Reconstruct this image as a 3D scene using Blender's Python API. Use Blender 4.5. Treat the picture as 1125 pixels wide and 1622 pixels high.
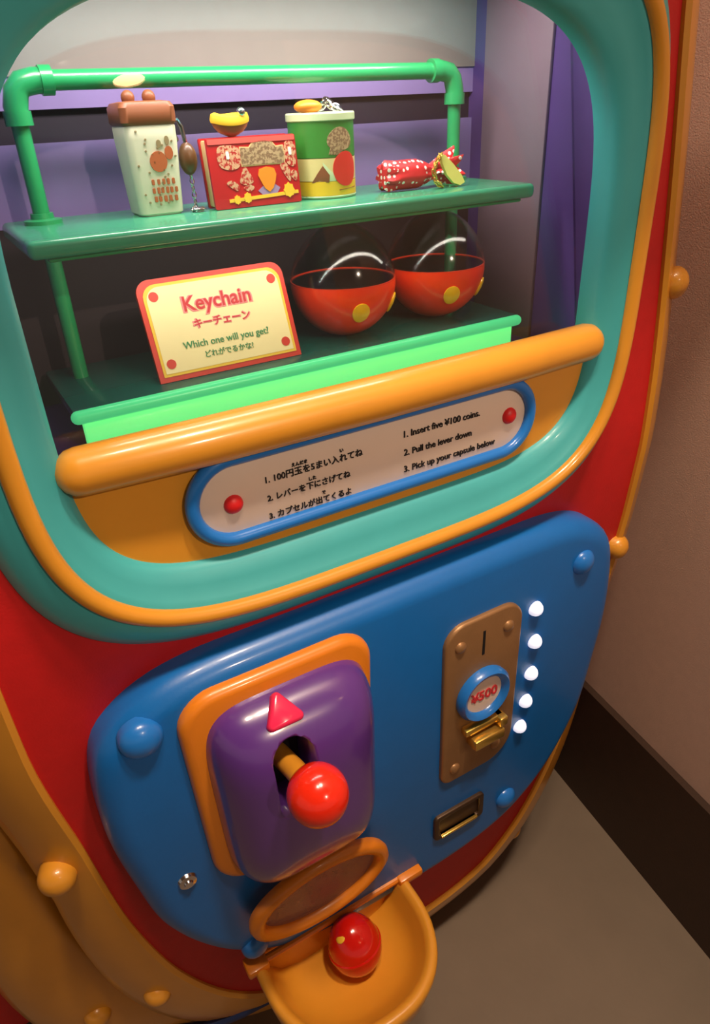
import bpy, bmesh, math, random
from math import sin, cos, pi, radians, atan2, sqrt
from mathutils import Vector, Matrix

random.seed(7)
scene = bpy.context.scene
C = scene.collection
for o in list(bpy.data.objects):
    bpy.data.objects.remove(o)

# ------------------------------------------------------------------ units
# everything is laid out in "raw" units (x right, y into the machine, z up, camera height = 0)
S = 0.5                      # raw unit -> metres
CX, FL = 0.635, -2.5         # raw x of the machine's middle, raw z of the floor


def P(x, y, z):
    return Vector(((x - CX) * S, y * S, (z - FL) * S))


def lin(c):
    c /= 255.0
    return c / 12.92 if c <= 0.04045 else ((c + 0.055) / 1.055) ** 2.4


def rgb(r, g, b):
    return (lin(r), lin(g), lin(b), 1.0)


# ------------------------------------------------------------------ camera
FPX, YAW, PITCH, ROLL = 1117.3, 0.513624, 0.523474, 0.047027
cd = bpy.data.cameras.new('camera')
cam = bpy.data.objects.new('camera', cd)
C.objects.link(cam)
cd.sensor_fit = 'VERTICAL'
cd.sensor_height = 24.0
cd.lens = 24.0 * FPX / 1622.0
cd.clip_start = 0.01
fw = Vector((sin(YAW) * cos(PITCH), cos(YAW) * cos(PITCH), -sin(PITCH)))
rt = Vector((cos(YAW), -sin(YAW), 0))
dn = fw.cross(rt)
rt2 = cos(ROLL) * rt + sin(ROLL) * dn
dn2 = -sin(ROLL) * rt + cos(ROLL) * dn
m = Matrix((rt2, -dn2, -fw)).transposed().to_4x4()
m.translation = P(0, -1, 0)
cam.matrix_world = m
scene.camera = cam

# ------------------------------------------------------------------ world, lights, exposure
scene.view_settings.view_transform = 'Standard'
scene.view_settings.look = 'None'
scene.view_settings.gamma = 1.0
scene.view_settings.use_curve_mapping = False
scene.view_settings.exposure = 0.0
w = bpy.data.worlds.new('room_ambient')
scene.world = w
w.use_nodes = True
bg = w.node_tree.nodes['Background']
bg.inputs[0].default_value = (1.0, 0.80, 0.62, 1)
bg.inputs[1].default_value = 0.26


def spot(name, raw, energy, target, cone=110, col=(1.0, 0.80, 0.60), r=0.05, blend=0.9):
    l = bpy.data.lights.new(name, 'SPOT')
    l.energy = energy
    l.color = col
    l.spot_size = radians(cone)
    l.spot_blend = blend
    l.shadow_soft_size = r
    o = bpy.data.objects.new(name, l)
    C.objects.link(o)
    o.location = P(*raw)
    o.rotation_euler = (P(*target) - P(*raw)).to_track_quat('-Z', 'Y').to_euler()
    return o


spot('downlight_beam', (0.15, -1.15, 2.84), 52, (0.4, -0.5, -1.3), r=0.08)
spot('downlight_beam', (0.95, -1.15, 2.84), 105, (1.15, -0.55, -1.3), r=0.08)
spot('downlight_beam', (1.64, -6.2, 2.86), 190, (0.62, 0.2, -0.22), cone=21, r=0.025, blend=1.0)
li = bpy.data.lights.new('case_light', 'AREA')
li.shape = 'RECTANGLE'
li.size, li.size_y = 0.42, 0.05
li.energy = 2.3
li.color = (1.0, 0.90, 0.82)
lo = bpy.data.objects.new('case_light', li)
C.objects.link(lo)
lo.location = P(0.6, 0.2, 0.235)
l2 = bpy.data.lights.new('shelf_fill_light', 'AREA')  # added fill that brightens the card and capsules on the lower shelf
l2.shape = 'RECTANGLE'
l2.size, l2.size_y = 0.44, 0.006
l2.energy = 0.25
l2.color = (1.0, 0.93, 0.80)
lo2 = bpy.data.objects.new('shelf_fill_light', l2)
C.objects.link(lo2)
lo2.location = P(0.615, 0.164, -0.186)
lo2.rotation_euler = (radians(28), 0, 0)

# ------------------------------------------------------------------ materials
MATS = {}


def mat(name, col, rough=0.4, metal=0.0, coat=0.0, var=0.06, bump=0.0, scale=40.0, emit=0.0, ecol=None,
        spec=0.5, trans=0.0, alpha=1.0):
    m_ = bpy.data.materials.new(name)
    m_.use_nodes = True
    nt = m_.node_tree
    b = nt.nodes['Principled BSDF']
    tc = nt.nodes.new('ShaderNodeTexCoord')
    nz = nt.nodes.new('ShaderNodeTexNoise')
    nz.inputs['Scale'].default_value = scale
    nz.inputs['Detail'].default_value = 4
    nt.links.new(tc.outputs['Object'], nz.inputs['Vector'])
    mx = nt.nodes.new('ShaderNodeMix')
    mx.data_type = 'RGBA'
    mx.inputs[6].default_value = tuple(max(0, c * (1 - var)) for c in col[:3]) + (1,)
    mx.inputs[7].default_value = tuple(min(1, c * (1 + var)) for c in col[:3]) + (1,)
    nt.links.new(nz.outputs['Fac'], mx.inputs[0])
    nt.links.new(mx.outputs[2], b.inputs['Base Color'])
    b.inputs['Roughness'].default_value = rough
    b.inputs['Metallic'].default_value = metal
    b.inputs['Coat Weight'].default_value = coat
    b.inputs['Coat Roughness'].default_value = 0.12
    b.inputs['Specular IOR Level'].default_value = spec
    b.inputs['Transmission Weight'].default_value = trans
    b.inputs['Alpha'].default_value = alpha
    if emit:
        b.inputs['Emission Color'].default_value = ecol or col
        b.inputs['Emission Strength'].default_value = emit
    if bump:
        bp = nt.nodes.new('ShaderNodeBump')
        bp.inputs['Strength'].default_value = bump
        bp.inputs['Distance'].default_value = 0.002
        nz2 = nt.nodes.new('ShaderNodeTexNoise')
        nz2.inputs['Scale'].default_value = scale * 8
        nz2.inputs['Detail'].default_value = 3
        nt.links.new(tc.outputs['Object'], nz2.inputs['Vector'])
        nt.links.new(nz2.outputs['Fac'], bp.inputs['Height'])
        nt.links.new(bp.outputs['Normal'], b.inputs['Normal'])
    MATS[name] = m_
    return m_


def clear(name, tint=(1, 1, 1, 1), ior=1.45, rough=0.02, boost=1.0):
    m_ = bpy.data.materials.new(name)
    m_.use_nodes = True
    nt = m_.node_tree
    nt.nodes.clear()
    out = nt.nodes.new('ShaderNodeOutputMaterial')
    tr = nt.nodes.new('ShaderNodeBsdfTransparent')
    tr.inputs[0].default_value = tint
    gl = nt.nodes.new('ShaderNodeBsdfGlossy')
    gl.inputs['Roughness'].default_value = rough
    lw = nt.nodes.new('ShaderNodeLayerWeight')
    lw.inputs[0].default_value = 0.5
    pw = nt.nodes.new('ShaderNodeMath')
    pw.operation = 'POWER'
    pw.inputs[1].default_value = 5.0
    nt.links.new(lw.outputs['Facing'], pw.inputs[0])
    fr = nt.nodes.new('ShaderNodeMath')           # Schlick reflectance
    fr.operation = 'MULTIPLY_ADD'
    f0 = ((ior - 1) / (ior + 1)) ** 2
    fr.inputs[1].default_value = 1 - f0
    fr.inputs[2].default_value = f0
    nt.links.new(pw.outputs[0], fr.inputs[0])
    mx = nt.nodes.new('ShaderNodeMixShader')
    nt.links.new(fr.outputs[0], mx.inputs[0])
    nt.links.new(tr.outputs[0], mx.inputs[1])
    nt.links.new(gl.outputs[0], mx.inputs[2])
    nt.links.new(mx.outputs[0], out.inputs[0])
    MATS[name] = m_
    return m_


mat('red_paint', rgb(196, 22, 24), 0.5, var=0.10, bump=0.12, scale=60)
mat('yellow_paint', rgb(218, 148, 44), 0.34, coat=0.45, var=0.06, scale=25)
mat('orange_paint', rgb(226, 130, 28), 0.36, coat=0.25, var=0.06, scale=25)
mat('teal_paint', rgb(66, 172, 178), 0.42, coat=0.15, var=0.06, scale=30)
mat('blue_paint', rgb(10, 104, 186), 0.38, coat=0.2, var=0.07, bump=0.05, scale=40)
mat('blue_bright', rgb(30, 116, 204), 0.3, coat=0.3, var=0.04)
mat('dark_blue', rgb(24, 44, 96), 0.4, var=0.06)
mat('purple_gloss', rgb(92, 50, 136), 0.28, coat=1.0, var=0.04)
mat('purple_wall', rgb(142, 122, 182), 0.6, var=0.06, bump=0.05)
mat('purple_deep', rgb(78, 54, 120), 0.6, var=0.08)
mat('mauve_reflection', rgb(120, 100, 114), 0.6, var=0.06)
mat('grey_wall', rgb(142, 132, 128), 0.65, var=0.05)
mat('dark_slot', rgb(30, 22, 40), 0.6, var=0.05)
mat('red_plastic', rgb(232, 42, 18), 0.2, coat=0.5, var=0.03)
mat('red_stud', rgb(214, 26, 30), 0.45, var=0.05)
mat('pink_plastic', rgb(236, 44, 92), 0.22, coat=0.4, var=0.03)
mat('yellow_plastic', rgb(250, 204, 24), 0.3, coat=0.3, var=0.03)
mat('bronze', rgb(158, 118, 78), 0.42, metal=0.45, var=0.16, bump=0.1, scale=35)
mat('dark_bronze', rgb(84, 64, 48), 0.42, metal=0.6, var=0.2, scale=35)
mat('brass', rgb(228, 190, 96), 0.26, metal=0.85, var=0.06)
mat('black', rgb(10, 9, 10), 0.6)
mat('white_lamp', rgb(240, 240, 248), 0.4, emit=0.75, ecol=rgb(238, 238, 255))
mat('white_plastic', rgb(232, 230, 225), 0.4, var=0.03)
mat('plate_beige', rgb(228, 204, 188), 0.45, var=0.03)
mat('print_black', rgb(26, 20, 22), 0.6)
mat('print_red', rgb(206, 52, 58), 0.6)
mat('print_pink', rgb(246, 150, 150), 0.6)
mat('print_green', rgb(70, 150, 96), 0.6)
mat('chrome', rgb(214, 214, 220), 0.15, metal=1.0, var=0.03)
mat('green_pipe', rgb(38, 154, 92), 0.3, coat=0.4, var=0.05)
mat('green_shelf', rgb(66, 174, 130), 0.25, coat=0.4, var=0.05, alpha=0.86)
mat('green_step', rgb(16, 92, 80), 0.25, coat=0.3, var=0.08)
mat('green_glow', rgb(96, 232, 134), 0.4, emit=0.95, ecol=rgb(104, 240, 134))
mat('green_lip', rgb(70, 214, 140), 0.3, emit=0.55, ecol=rgb(84, 230, 146))
mat('card_cream', rgb(252, 240, 180), 0.5, var=0.03)
mat('card_yellow', rgb(246, 206, 60), 0.5, var=0.04)
mat('card_red', rgb(214, 44, 18), 0.45, var=0.04)
mat('milk_white', rgb(214, 214, 186), 0.45, var=0.05)
mat('brown', rgb(136, 78, 46), 0.45, var=0.1)
mat('brown_dark', rgb(98, 62, 30), 0.4, coat=0.3, var=0.15)
mat('speckle', rgb(150, 130, 92), 0.6)
mat('rust_print', rgb(186, 96, 52), 0.6)
mat('box_red', rgb(186, 26, 30), 0.35, coat=0.2, var=0.08)
mat('box_pink', rgb(214, 92, 84), 0.4, var=0.06)
mat('cream_edge', rgb(226, 190, 132), 0.6, var=0.1, scale=120)
mat('orange_print', rgb(238, 138, 30), 0.5, var=0.04)
mat('gold_print', rgb(240, 190, 48), 0.5, var=0.06)
mat('lilac_print', rgb(160, 130, 170), 0.5, var=0.06)
mat('can_green', rgb(50, 132, 48), 0.4, coat=0.2, var=0.08)
mat('can_cream', rgb(222, 204, 140), 0.4, coat=0.2, var=0.06)
mat('can_yellow', rgb(236, 190, 44), 0.4, coat=0.2, var=0.06)
mat('can_lid', rgb(196, 214, 168), 0.35, var=0.04)
mat('tomato', rgb(216, 48, 34), 0.45, var=0.08)
mat('leaf_yellow', rgb(232, 226, 120), 0.45, var=0.1)
mat('cap_red', rgb(250, 62, 18), 0.28, coat=0.4, var=0.03)
mat('egg_red', rgb(216, 24, 16), 0.16, coat=0.6, var=0.08, scale=60, trans=0.15)
mat('wall_plaster', rgb(208, 176, 160), 0.8, var=0.07, bump=0.25, scale=60)
mat('baseboard', rgb(58, 38, 26), 0.6, var=0.15, bump=0.2, scale=30)
mat('floor_stone', rgb(122, 106, 90), 0.62, var=0.16, bump=0.15, scale=9)
mat('ceiling', rgb(200, 184, 166), 0.8, var=0.04)
mat('lamp_face', rgb(255, 210, 160), 0.5, emit=26.0, ecol=rgb(255, 196, 138))
clear('glass', (0.95, 0.95, 0.95, 1), 1.5, 0.01)
clear('clear_plastic', (0.95, 0.93, 0.93, 1), 1.36, 0.12)
mat('smoked_plastic', rgb(176, 128, 120), 0.25, alpha=0.62)
mat('case_shade', rgb(44, 30, 36), 0.6, var=0.1)
def lace(name, c0, c1, sc, thr):
    m_ = mat(name, c1, 0.5)
    n_ = m_.node_tree
    rp = n_.nodes.new('ShaderNodeMapRange')
    rp.inputs[1].default_value = thr - 0.04
    rp.inputs[2].default_value = thr + 0.04
    nzs = [q for q in n_.nodes if q.type == 'TEX_NOISE'][0]
    nzs.inputs['Scale'].default_value = sc
    mx_ = [q for q in n_.nodes if q.type == 'MIX'][0]
    mx_.inputs[6].default_value = c0
    mx_.inputs[7].default_value = c1
    n_.links.new(nzs.outputs['Fac'], rp.inputs[0])
    n_.links.new(rp.outputs[0], mx_.inputs[0])


lace('tan_print', rgb(176, 40, 36), rgb(206, 160, 124), 420, 0.48)
lace('tan_dark', rgb(128, 100, 72), rgb(176, 150, 112), 420, 0.5)
# red cloth with white polka dots
md = mat('polka', rgb(214, 40, 46), 0.55)
nt = md.node_tree
vo = nt.nodes.new('ShaderNodeTexVoronoi')
vo.inputs['Scale'].default_value = 185
vo.inputs['Randomness'].default_value = 0.35
tcn = nt.nodes.new('ShaderNodeTexCoord')
nt.links.new(tcn.outputs['Object'], vo.inputs['Vector'])
cr = nt.nodes.new('ShaderNodeMath')
cr.operation = 'LESS_THAN'
cr.inputs[1].default_value = 0.33
nt.links.new(vo.outputs['Distance'], cr.inputs[0])
mxp = nt.nodes.new('ShaderNodeMix')
mxp.data_type = 'RGBA'
mxp.inputs[6].default_value = rgb(210, 34, 42)
mxp.inputs[7].default_value = rgb(250, 230, 224)
nt.links.new(cr.outputs[0], mxp.inputs[0])
nt.links.new(mxp.outputs[2], nt.nodes['Principled BSDF'].inputs['Base Color'])

# ------------------------------------------------------------------ object helpers
ORG = {}


def thing(name, label, cat, base, group=None):
    o = bpy.data.objects.new(name, None)
    C.objects.link(o)
    o.empty_display_size = 0.05
    o.location = P(*base)
    ORG[o.name] = P(*base)
    o['label'] = label
    o['category'] = cat
    if group:
        o['group'] = group
    return o


def link_mesh(name, me, parent, cen, label=None):
    o = bpy.data.objects.new(name, me)
    C.objects.link(o)
    ORG[o.name] = cen
    if parent is not None:
        o.parent = parent
        o.location = cen - ORG[parent.name]
    else:
        o.location = cen
    if label:
        o['label'] = label
    return o


def mk(name, vf, material, parent=None, ang=35, label=None, recalc=True):
    """vf = (verts in raw units, faces)"""
    vs, fs = vf
    ws = [P(*v) for v in vs]
    lo_ = Vector([min(v[i] for v in ws) for i in range(3)])
    hi_ = Vector([max(v[i] for v in ws) for i in range(3)])
    cen = (lo_ + hi_) / 2
    if parent is None:
        cen.z = lo_.z
    me = bpy.data.meshes.new(name)
    me.from_pydata([v - cen for v in ws], [], fs)
    if recalc:
        bm = bmesh.new()
        bm.from_mesh(me)
        bmesh.ops.remove_doubles(bm, verts=bm.verts, dist=1e-6)
        bmesh.ops.recalc_face_normals(bm, faces=bm.faces)
        bm.to_mesh(me)
        bm.free()
    me.shade_smooth()
    me.set_sharp_from_angle(angle=radians(ang))
    ms = material if isinstance(material, (list, tuple)) else [material]
    for k in ms:
        me.materials.append(MATS[k])
    return link_mesh(name, me, parent, cen, label)


def join(*vfs):
    V, F = [], []
    for vs, fs in vfs:
        n = len(V)
        V += list(vs)
        F += [tuple(i + n for i in f) for f in fs]
    return V, F


def loft(loops, cap0=True, cap1=True, closed=True):
    n = len(loops[0])
    V = [v for l in loops for v in l]
    F = []
    for k in range(len(loops) - 1):
        for i in range(n if closed else n - 1):
            j = (i + 1) % n
            F.append((k * n + i, k * n + j, (k + 1) * n + j, (k + 1) * n + i))
    if cap0:
        F.append(tuple(range(n))[::-1])
    if cap1:
        F.append(tuple((len(loops) - 1) * n + i for i in range(n)))
    return V, F


def loft_closed(loops):
    """torus-like loft: the last loop joins the first"""
    n, K = len(loops[0]), len(loops)
    V = [v for l in loops for v in l]
    F = []
    for k in range(K):
        k2 = (k + 1) % K
        for i in range(n):
            j = (i + 1) % n
            F.append((k * n + i, k * n + j, k2 * n + j, k2 * n + i))
    return V, F


def lathe(prof, cen, axis=(0, 0, 1), seg=24, arc=None):
    """prof: (radius, height along axis)"""
    a = Vector(axis).normalized()
    t = Vector((1, 0, 0)) if abs(a.x) < 0.9 else Vector((0, 1, 0))
    u = (t - a * t.dot(a)).normalized()
    v = a.cross(u)
    c = Vector(cen)
    loops = []
    for r, h in prof:
        r = max(r, 1e-5)
        loops.append([tuple(c + a * h + u * (r * cos(2 * pi * i / seg)) + v * (r * sin(2 * pi * i / seg)))
                      for i in range(seg)])
    return loft(loops)


def lathe_ring(prof, *a, **k):
    V, F = lathe(prof, *a, **k)
    n = len(F[-1])
    F = F[:-2]
    K = len(prof) - 1
    for i in range(n):
        j = (i + 1) % n
        F.append((K * n + i, K * n + j, j, i))
    return V, F


def dome(cen, axis, r, h, seg=20, n=6, skirt=0.0):
    pr = [(r, -skirt)] if skirt else []
    pr += [(r * cos(i * pi / 2 / n), h * sin(i * pi / 2 / n)) for i in range(n + 1)]
    return lathe(pr, cen, axis, seg)


def ball(cen, r, seg=24, n=12, sc=(1, 1, 1)):
    V, F = lathe([(r * sin(pi * i / n), -r * cos(pi * i / n)) for i in range(n + 1)], (0, 0, 0), (0, 0, 1), seg)
    return [(cen[0] + v[0] * sc[0], cen[1] + v[1] * sc[1], cen[2] + v[2] * sc[2]) for v in V], F


def tube(path, r, seg=12, closed=False, caps=True, round_ends=False):
    pts = [Vector(p) for p in path]
    n = len(pts)
    rs = list(r) if isinstance(r, (list, tuple)) else [r] * n
    if round_ends and not closed:
        d0 = (pts[0] - pts[1]).normalized()
        d1 = (pts[-1] - pts[-2]).normalized()
        pre, prer, post, postr = [], [], [], []
        for k in range(1, 5):
            a = k * pi / 2 / 4
            pre.append(pts[0] + d0 * rs[0] * sin(a))
            prer.append(max(rs[0] * cos(a), 1e-4))
            post.append(pts[-1] + d1 * rs[-1] * sin(a))
            postr.append(max(rs[-1] * cos(a), 1e-4))
        pts = pre[::-1] + pts + post
        rs = prer[::-1] + rs + postr
        n = len(pts)
    tg = []
    for i in range(n):
        if closed:
            d = pts[(i + 1) % n] - pts[i - 1]
        else:
            d = pts[min(i + 1, n - 1)] - pts[max(i - 1, 0)]
        tg.append(d.normalized())
    ref = Vector((0, 0, 1)) if abs(tg[0].z) < 0.9 else Vector((0, 1, 0))
    u = (ref - tg[0] * ref.dot(tg[0])).normalized()
    loops = []
    for i in range(n):
        u = (u - tg[i] * u.dot(tg[i])).normalized()
        v = tg[i].cross(u)
        loops.append([tuple(pts[i] + (u * cos(2 * pi * k / seg) + v * sin(2 * pi * k / seg)) * rs[i])
                      for k in range(seg)])
    if closed:
        return loft_closed(loops)
    return loft(loops, caps, caps)


def box(x0, x1, y0, y1, z0, z1, bev=0.0, seg=3):
    bm = bmesh.new()
    bmesh.ops.create_cube(bm, size=1)
    for v in bm.verts:
        v.co = Vector(((x0 + x1) / 2 + v.co.x * (x1 - x0), (y0 + y1) / 2 + v.co.y * (y1 - y0),
                       (z0 + z1) / 2 + v.co.z * (z1 - z0)))
    if bev:
        bmesh.ops.bevel(bm, geom=bm.edges[:], offset=bev, segments=seg, profile=0.5, affect='EDGES')
    bm.verts.index_update()
    V = [tuple(v.co) for v in bm.verts]
    F = [tuple(v.index for v in f.verts) for f in bm.faces]
    bm.free()
    return V, F


# 2-D outlines in (x, z), counter-clockwise seen from the front
def rrect(cx, cz, hw, hh, r, n=6):
    if not isinstance(r, (list, tuple)):
        r = [r] * 4                       # right-bottom, right-top, left-top, left-bottom
    out = []
    for k, (sx, sz) in enumerate(((1, -1), (1, 1), (-1, 1), (-1, -1))):
        a0 = -pi / 2 + k * pi / 2
        rr = r[k]
        ccx, ccz = cx + sx * (hw - rr), cz + sz * (hh - rr)
        for i in range(n + 1):
            a = a0 + i * pi / 2 / n
            q = (ccx + rr * cos(a), ccz + rr * sin(a))
            if not out or math.hypot(q[0] - out[-1][0], q[1] - out[-1][1]) > 1e-6:
                out.append(q)
    if math.hypot(out[0][0] - out[-1][0], out[0][1] - out[-1][1]) < 1e-6:
        out.pop()
    return out


def sell(cx, cz, hw, hh, n=4.0, N=96, nb=None):
    out = []
    nt_ = n
    for i in range(N):
        a = 2 * pi * i / N
        c, s = cos(a), sin(a)
        n = (nb or nt_) if s < 0 else nt_
        out.append((cx + hw * abs(c) ** (2 / n) * (1 if c >= 0 else -1),
                    cz + hh * abs(s) ** (2 / n) * (1 if s >= 0 else -1)))
    return out


def circle(cx, cz, r, N=24, rz=None):
    rz = rz or r
    return [(cx + r * cos(2 * pi * i / N), cz + rz * sin(2 * pi * i / N)) for i in range(N)]


def inset(ol, d):
    n = len(ol)
    out = []
    for i in range(n):
        x0, z0 = ol[i - 1]
        x1, z1 = ol[i]
        x2, z2 = ol[(i + 1) % n]
        e1 = Vector((x1 - x0, z1 - z0))
        e2 = Vector((x2 - x1, z2 - z1))
        if e1.length < 1e-9 or e2.length < 1e-9:
            t = (e1 + e2).normalized()
            out.append((x1 - t.y * d, z1 + t.x * d))
            continue
        e1.normalize()
        e2.normalize()
        n1, n2 = Vector((-e1.y, e1.x)), Vector((-e2.y, e2.x))
        b = (n1 + n2)
        b.normalize()
        k = d / max(0.5, b.dot(n1))
        out.append((x1 + b.x * k, z1 + b.y * k))
    return out


def lay(ol, y):
    return [(x, y, z) for x, z in ol]


def slab(ol, yb, yf, bev=0.0, n=4):
    """outline extruded from yb (back) to yf (front, smaller y) with a rounded front edge"""
    loops = [lay(ol, yb)]
    if bev:
        for i in range(n + 1):
            a = i * pi / 2 / n
            loops.append(lay(inset(ol, bev * (1 - cos(a))), yf + bev * (1 - sin(a))))
    else:
        loops.append(lay(ol, yf))
    return loft(loops)


def frame(outer, inner, yb, yf, bev=0.0):
    """ring between two outlines of equal count"""
    loops = [lay(outer, yb)]
    if bev:
        for i in range(4):
            a = i * pi / 2 / 3
            loops.append(lay(inset(outer, bev * (1 - cos(a))), yf + bev * (1 - sin(a))))
        for i in range(3, -1, -1):
            a = i * pi / 2 / 3
            loops.append(lay(inset(inner, -bev * (1 - cos(a))), yf + bev * (1 - sin(a))))
    else:
        loops += [lay(outer, yf), lay(inner, yf)]
    loops.append(lay(inner, yb))
    return loft_closed(loops)


def smooth_profile(pts, n=6):
    """Catmull-Rom through (z, halfwidth) points"""
    out = []
    for i in range(len(pts) - 1):
        p0 = pts[max(i - 1, 0)]
        p1, p2 = pts[i], pts[i + 1]
        p3 = pts[min(i + 2, len(pts) - 1)]
        for k in range(n):
            t = k / n
            out.append(tuple(0.5 * (2 * b + (c - a) * t + (2 * a - 5 * b + 4 * c - d) * t * t
                                    + (3 * b - a - 3 * c + d) * t ** 3)
                             for a, b, c, d in zip(p0, p1, p2, p3)))
    out.append(pts[-1])
    return out


def resample(ol, N):
    n = len(ol)
    L = [0.0]
    for i in range(n):
        a, b = ol[i], ol[(i + 1) % n]
        L.append(L[-1] + math.hypot(b[0] - a[0], b[1] - a[1]))
    out = []
    j = 0
    for k in range(N):
        s = L[-1] * k / N
        while L[j + 1] < s:
            j += 1
        t = (s - L[j]) / max(1e-9, L[j + 1] - L[j])
        a, b = ol[j], ol[(j + 1) % n]
        out.append((a[0] + (b[0] - a[0]) * t, a[1] + (b[1] - a[1]) * t))
    return out


def mirror_outline(cx, prof, N=120):
    """prof: (z, halfwidth) from top to bottom -> counter-clockwise outline"""
    pp = smooth_profile(prof)
    left = [(cx - h, z) for z, h in pp]
    right = [(cx + h, z) for z, h in pp[::-1]]
    return resample(left + right, N)


def text(s, parent, material, x0, x1, y, zc, height=None, lean=0.0, weight=0.0, name='lettering',
         depth=0.0012, wmax=None):
    """flat lettering fitted between raw x0 and x1, centred on raw (y, zc); lean in degrees"""
    cu = bpy.data.curves.new(name, 'FONT')
    cu.body = s
    cu.size = 1.0
    cu.offset = weight
    cu.extrude = 0.001
    cu.resolution_u = 4
    t = bpy.data.objects.new(name, cu)
    C.objects.link(t)
    dg = bpy.context.evaluated_depsgraph_get()
    me = bpy.data.meshes.new_from_object(t.evaluated_get(dg))
    bpy.data.objects.remove(t)
    xs = [v.co.x for v in me.vertices]
    ys = [v.co.y for v in me.vertices]
    cx_, cy_ = (min(xs) + max(xs)) / 2, (min(ys) + max(ys)) / 2
    kx = (x1 - x0) / (max(xs) - min(xs))
    ky = (height / (max(ys) - min(ys))) if height else kx
    a = radians(90 - lean)
    for v in me.vertices:
        lx, ly, lz = (v.co.x - cx_) * kx, (v.co.y - cy_) * ky, (1 if v.co.z > 0 else -1) * depth
        v.co = Vector((lx, ly * cos(a) - lz * sin(a), ly * sin(a) + lz * cos(a))) * S
    me.materials.clear()
    me.materials.append(MATS[material])
    return link_mesh(name, me, parent, P((x0 + x1) / 2, y, zc))


# ================================================================== ROOM
def struct(name, vf, material):
    o = mk(name, vf, material)
    o['kind'] = 'structure'
    return o


def wallx(y):
    return 1.675 + 0.149 * y


struct('floor', box(-9, 8, -12, 2.4, FL - 0.1, FL), 'floor_stone')
Y0, Y1 = -1.5, 2.0
V = []
for z in (FL, 2.9):
    V += [(wallx(Y0), Y0, z), (wallx(Y1), Y1, z), (wallx(Y1) + 0.3, Y1, z), (wallx(Y0) + 0.3, Y0, z)]
QB = [(0, 1, 5, 4), (1, 2, 6, 5), (2, 3, 7, 6), (3, 0, 4, 7), (0, 3, 2, 1), (4, 5, 6, 7)]
struct('wall_right', (V, QB), 'wall_plaster')
V = []
for z, d in ((FL, 0.03), (FL + 0.555, 0.03)):
    V += [(wallx(Y0) - d, Y0 - d, z), (wallx(Y1) - d, Y1, z), (wallx(Y1) + 0.1, Y1, z), (wallx(Y0) + 0.1, Y0 - d, z)]
bb = struct('baseboard_right', (V, QB), 'baseboard')
struct('wall_back', box(-9, wallx(Y1) + 0.3, Y1, Y1 + 0.3, FL, 2.9), 'wall_plaster')
struct('ceiling', box(-9, 8, -12, 2.4, 2.9, 3.0), 'ceiling')
for k, (lx, ly, lab) in enumerate((
        (1.64, -6.2, 'round warm downlight in the ceiling reflected at top left of the glass'),
        (2.42, -6.85, 'round warm downlight in the ceiling reflected across the green rail'),
        (3.72, -5.36, 'round warm downlight in the ceiling reflected at the window top'),
        (0.15, -1.15, 'round warm downlight in the ceiling straight above the photographer'),
        (0.95, -1.15, 'round warm downlight in the ceiling near the tan wall'))):
    d_ = thing('ceiling_downlight', lab, 'downlight', (lx, ly, 2.9), 'ceiling downlights')
    mk('trim_ring', lathe_ring([(0.15, 0.0), (0.215, 0.0), (0.215, -0.012), (0.17, -0.022), (0.17, -0.004)], (lx, ly, 2.9)),
       'white_plastic', d_)
    mk('lamp_face', lathe([(0.0, -0.008), (0.166, -0.008), (0.166, -0.002)], (lx, ly, 2.9), seg=32), 'lamp_face', d_)

# ================================================================== CAPSULE MACHINE
BX = 0.65                      # middle of the body
WX, WZ = 0.62, -0.262          # middle of the window
M_ = thing('capsule_machine', 'red capsule vending machine with teal window frame and blue control panel',
           'vending machine', (BX, 0.5, FL))

red_prof = [(0.90, 0.02), (0.895, 0.30), (0.86, 0.43), (0.76, 0.53), (0.50, 0.60), (0.134, 0.645), (-0.17, 0.69), (-0.57, 0.735),
            (-0.9, 0.742), (-1.05, 0.735), (-1.24, 0.712), (-1.5, 0.682), (-1.70, 0.64), (-1.85, 0.59), (-1.99, 0.52), (-2.09, 0.44), (-2.165, 0.34),
            (-2.205, 0.18), (-2.21, 0.01)]
RED = mirror_outline(BX, red_prof, 160)


def shear(loops):
    """the lower front steps back a little below the window"""
    return [[(x, y + 0.035 * min(1.0, max(0.0, (-0.75 - z) / 0.5)), z) for x, y, z in l] for l in loops]


def radial(ol, cx, cz, N):
    """resample a star-shaped outline at even angles around (cx, cz)"""
    out = []
    n = len(ol)
    for k in range(N):
        a = 2 * pi * k / N
        d = (cos(a), sin(a))
        best = None
        for i in range(n):
            ax, az = ol[i][0] - cx, ol[i][1] - cz
            bx, bz = ol[(i + 1) % n][0] - cx, ol[(i + 1) % n][1] - cz
            ex, ez = bx - ax, bz - az
            den = d[0] * ez - d[1] * ex
            if abs(den) < 1e-12:
                continue
            t = (ax * ez - az * ex) / den
            u = (ax * d[1] - az * d[0]) / den
            if t > 0 and -1e-6 <= u <= 1 + 1e-6:
                best = t if best is None else max(best, t)
        out.append((cx + d[0] * best, cz + d[1] * best))
    return out


def flare(ol, d):
    """offset that grows towards the bottom of the machine"""
    return [(p[0] + (q[0] - p[0]) * k, p[1] + (q[1] - p[1]) * k) for p, q, k in
            ((p, q, 1 + (0.65 * min(1.0, max(0.0, (-1.45 - p[1]) / 0.6)) if d < -0.01 else 0.0)) for p, q in zip(ol, inset(ol, d)))]


NR = 180
ro = radial(RED, WX, WZ, NR)
hole = radial(sell(WX, WZ, 0.575, 0.465, 4.2, 160), WX, WZ, NR)
mk('front_panel', loft_closed(shear([lay(ro, 0.02), lay(hole, 0.02), lay(hole, 0.04), lay(ro, 0.04)])), 'red_paint', M_)

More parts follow.
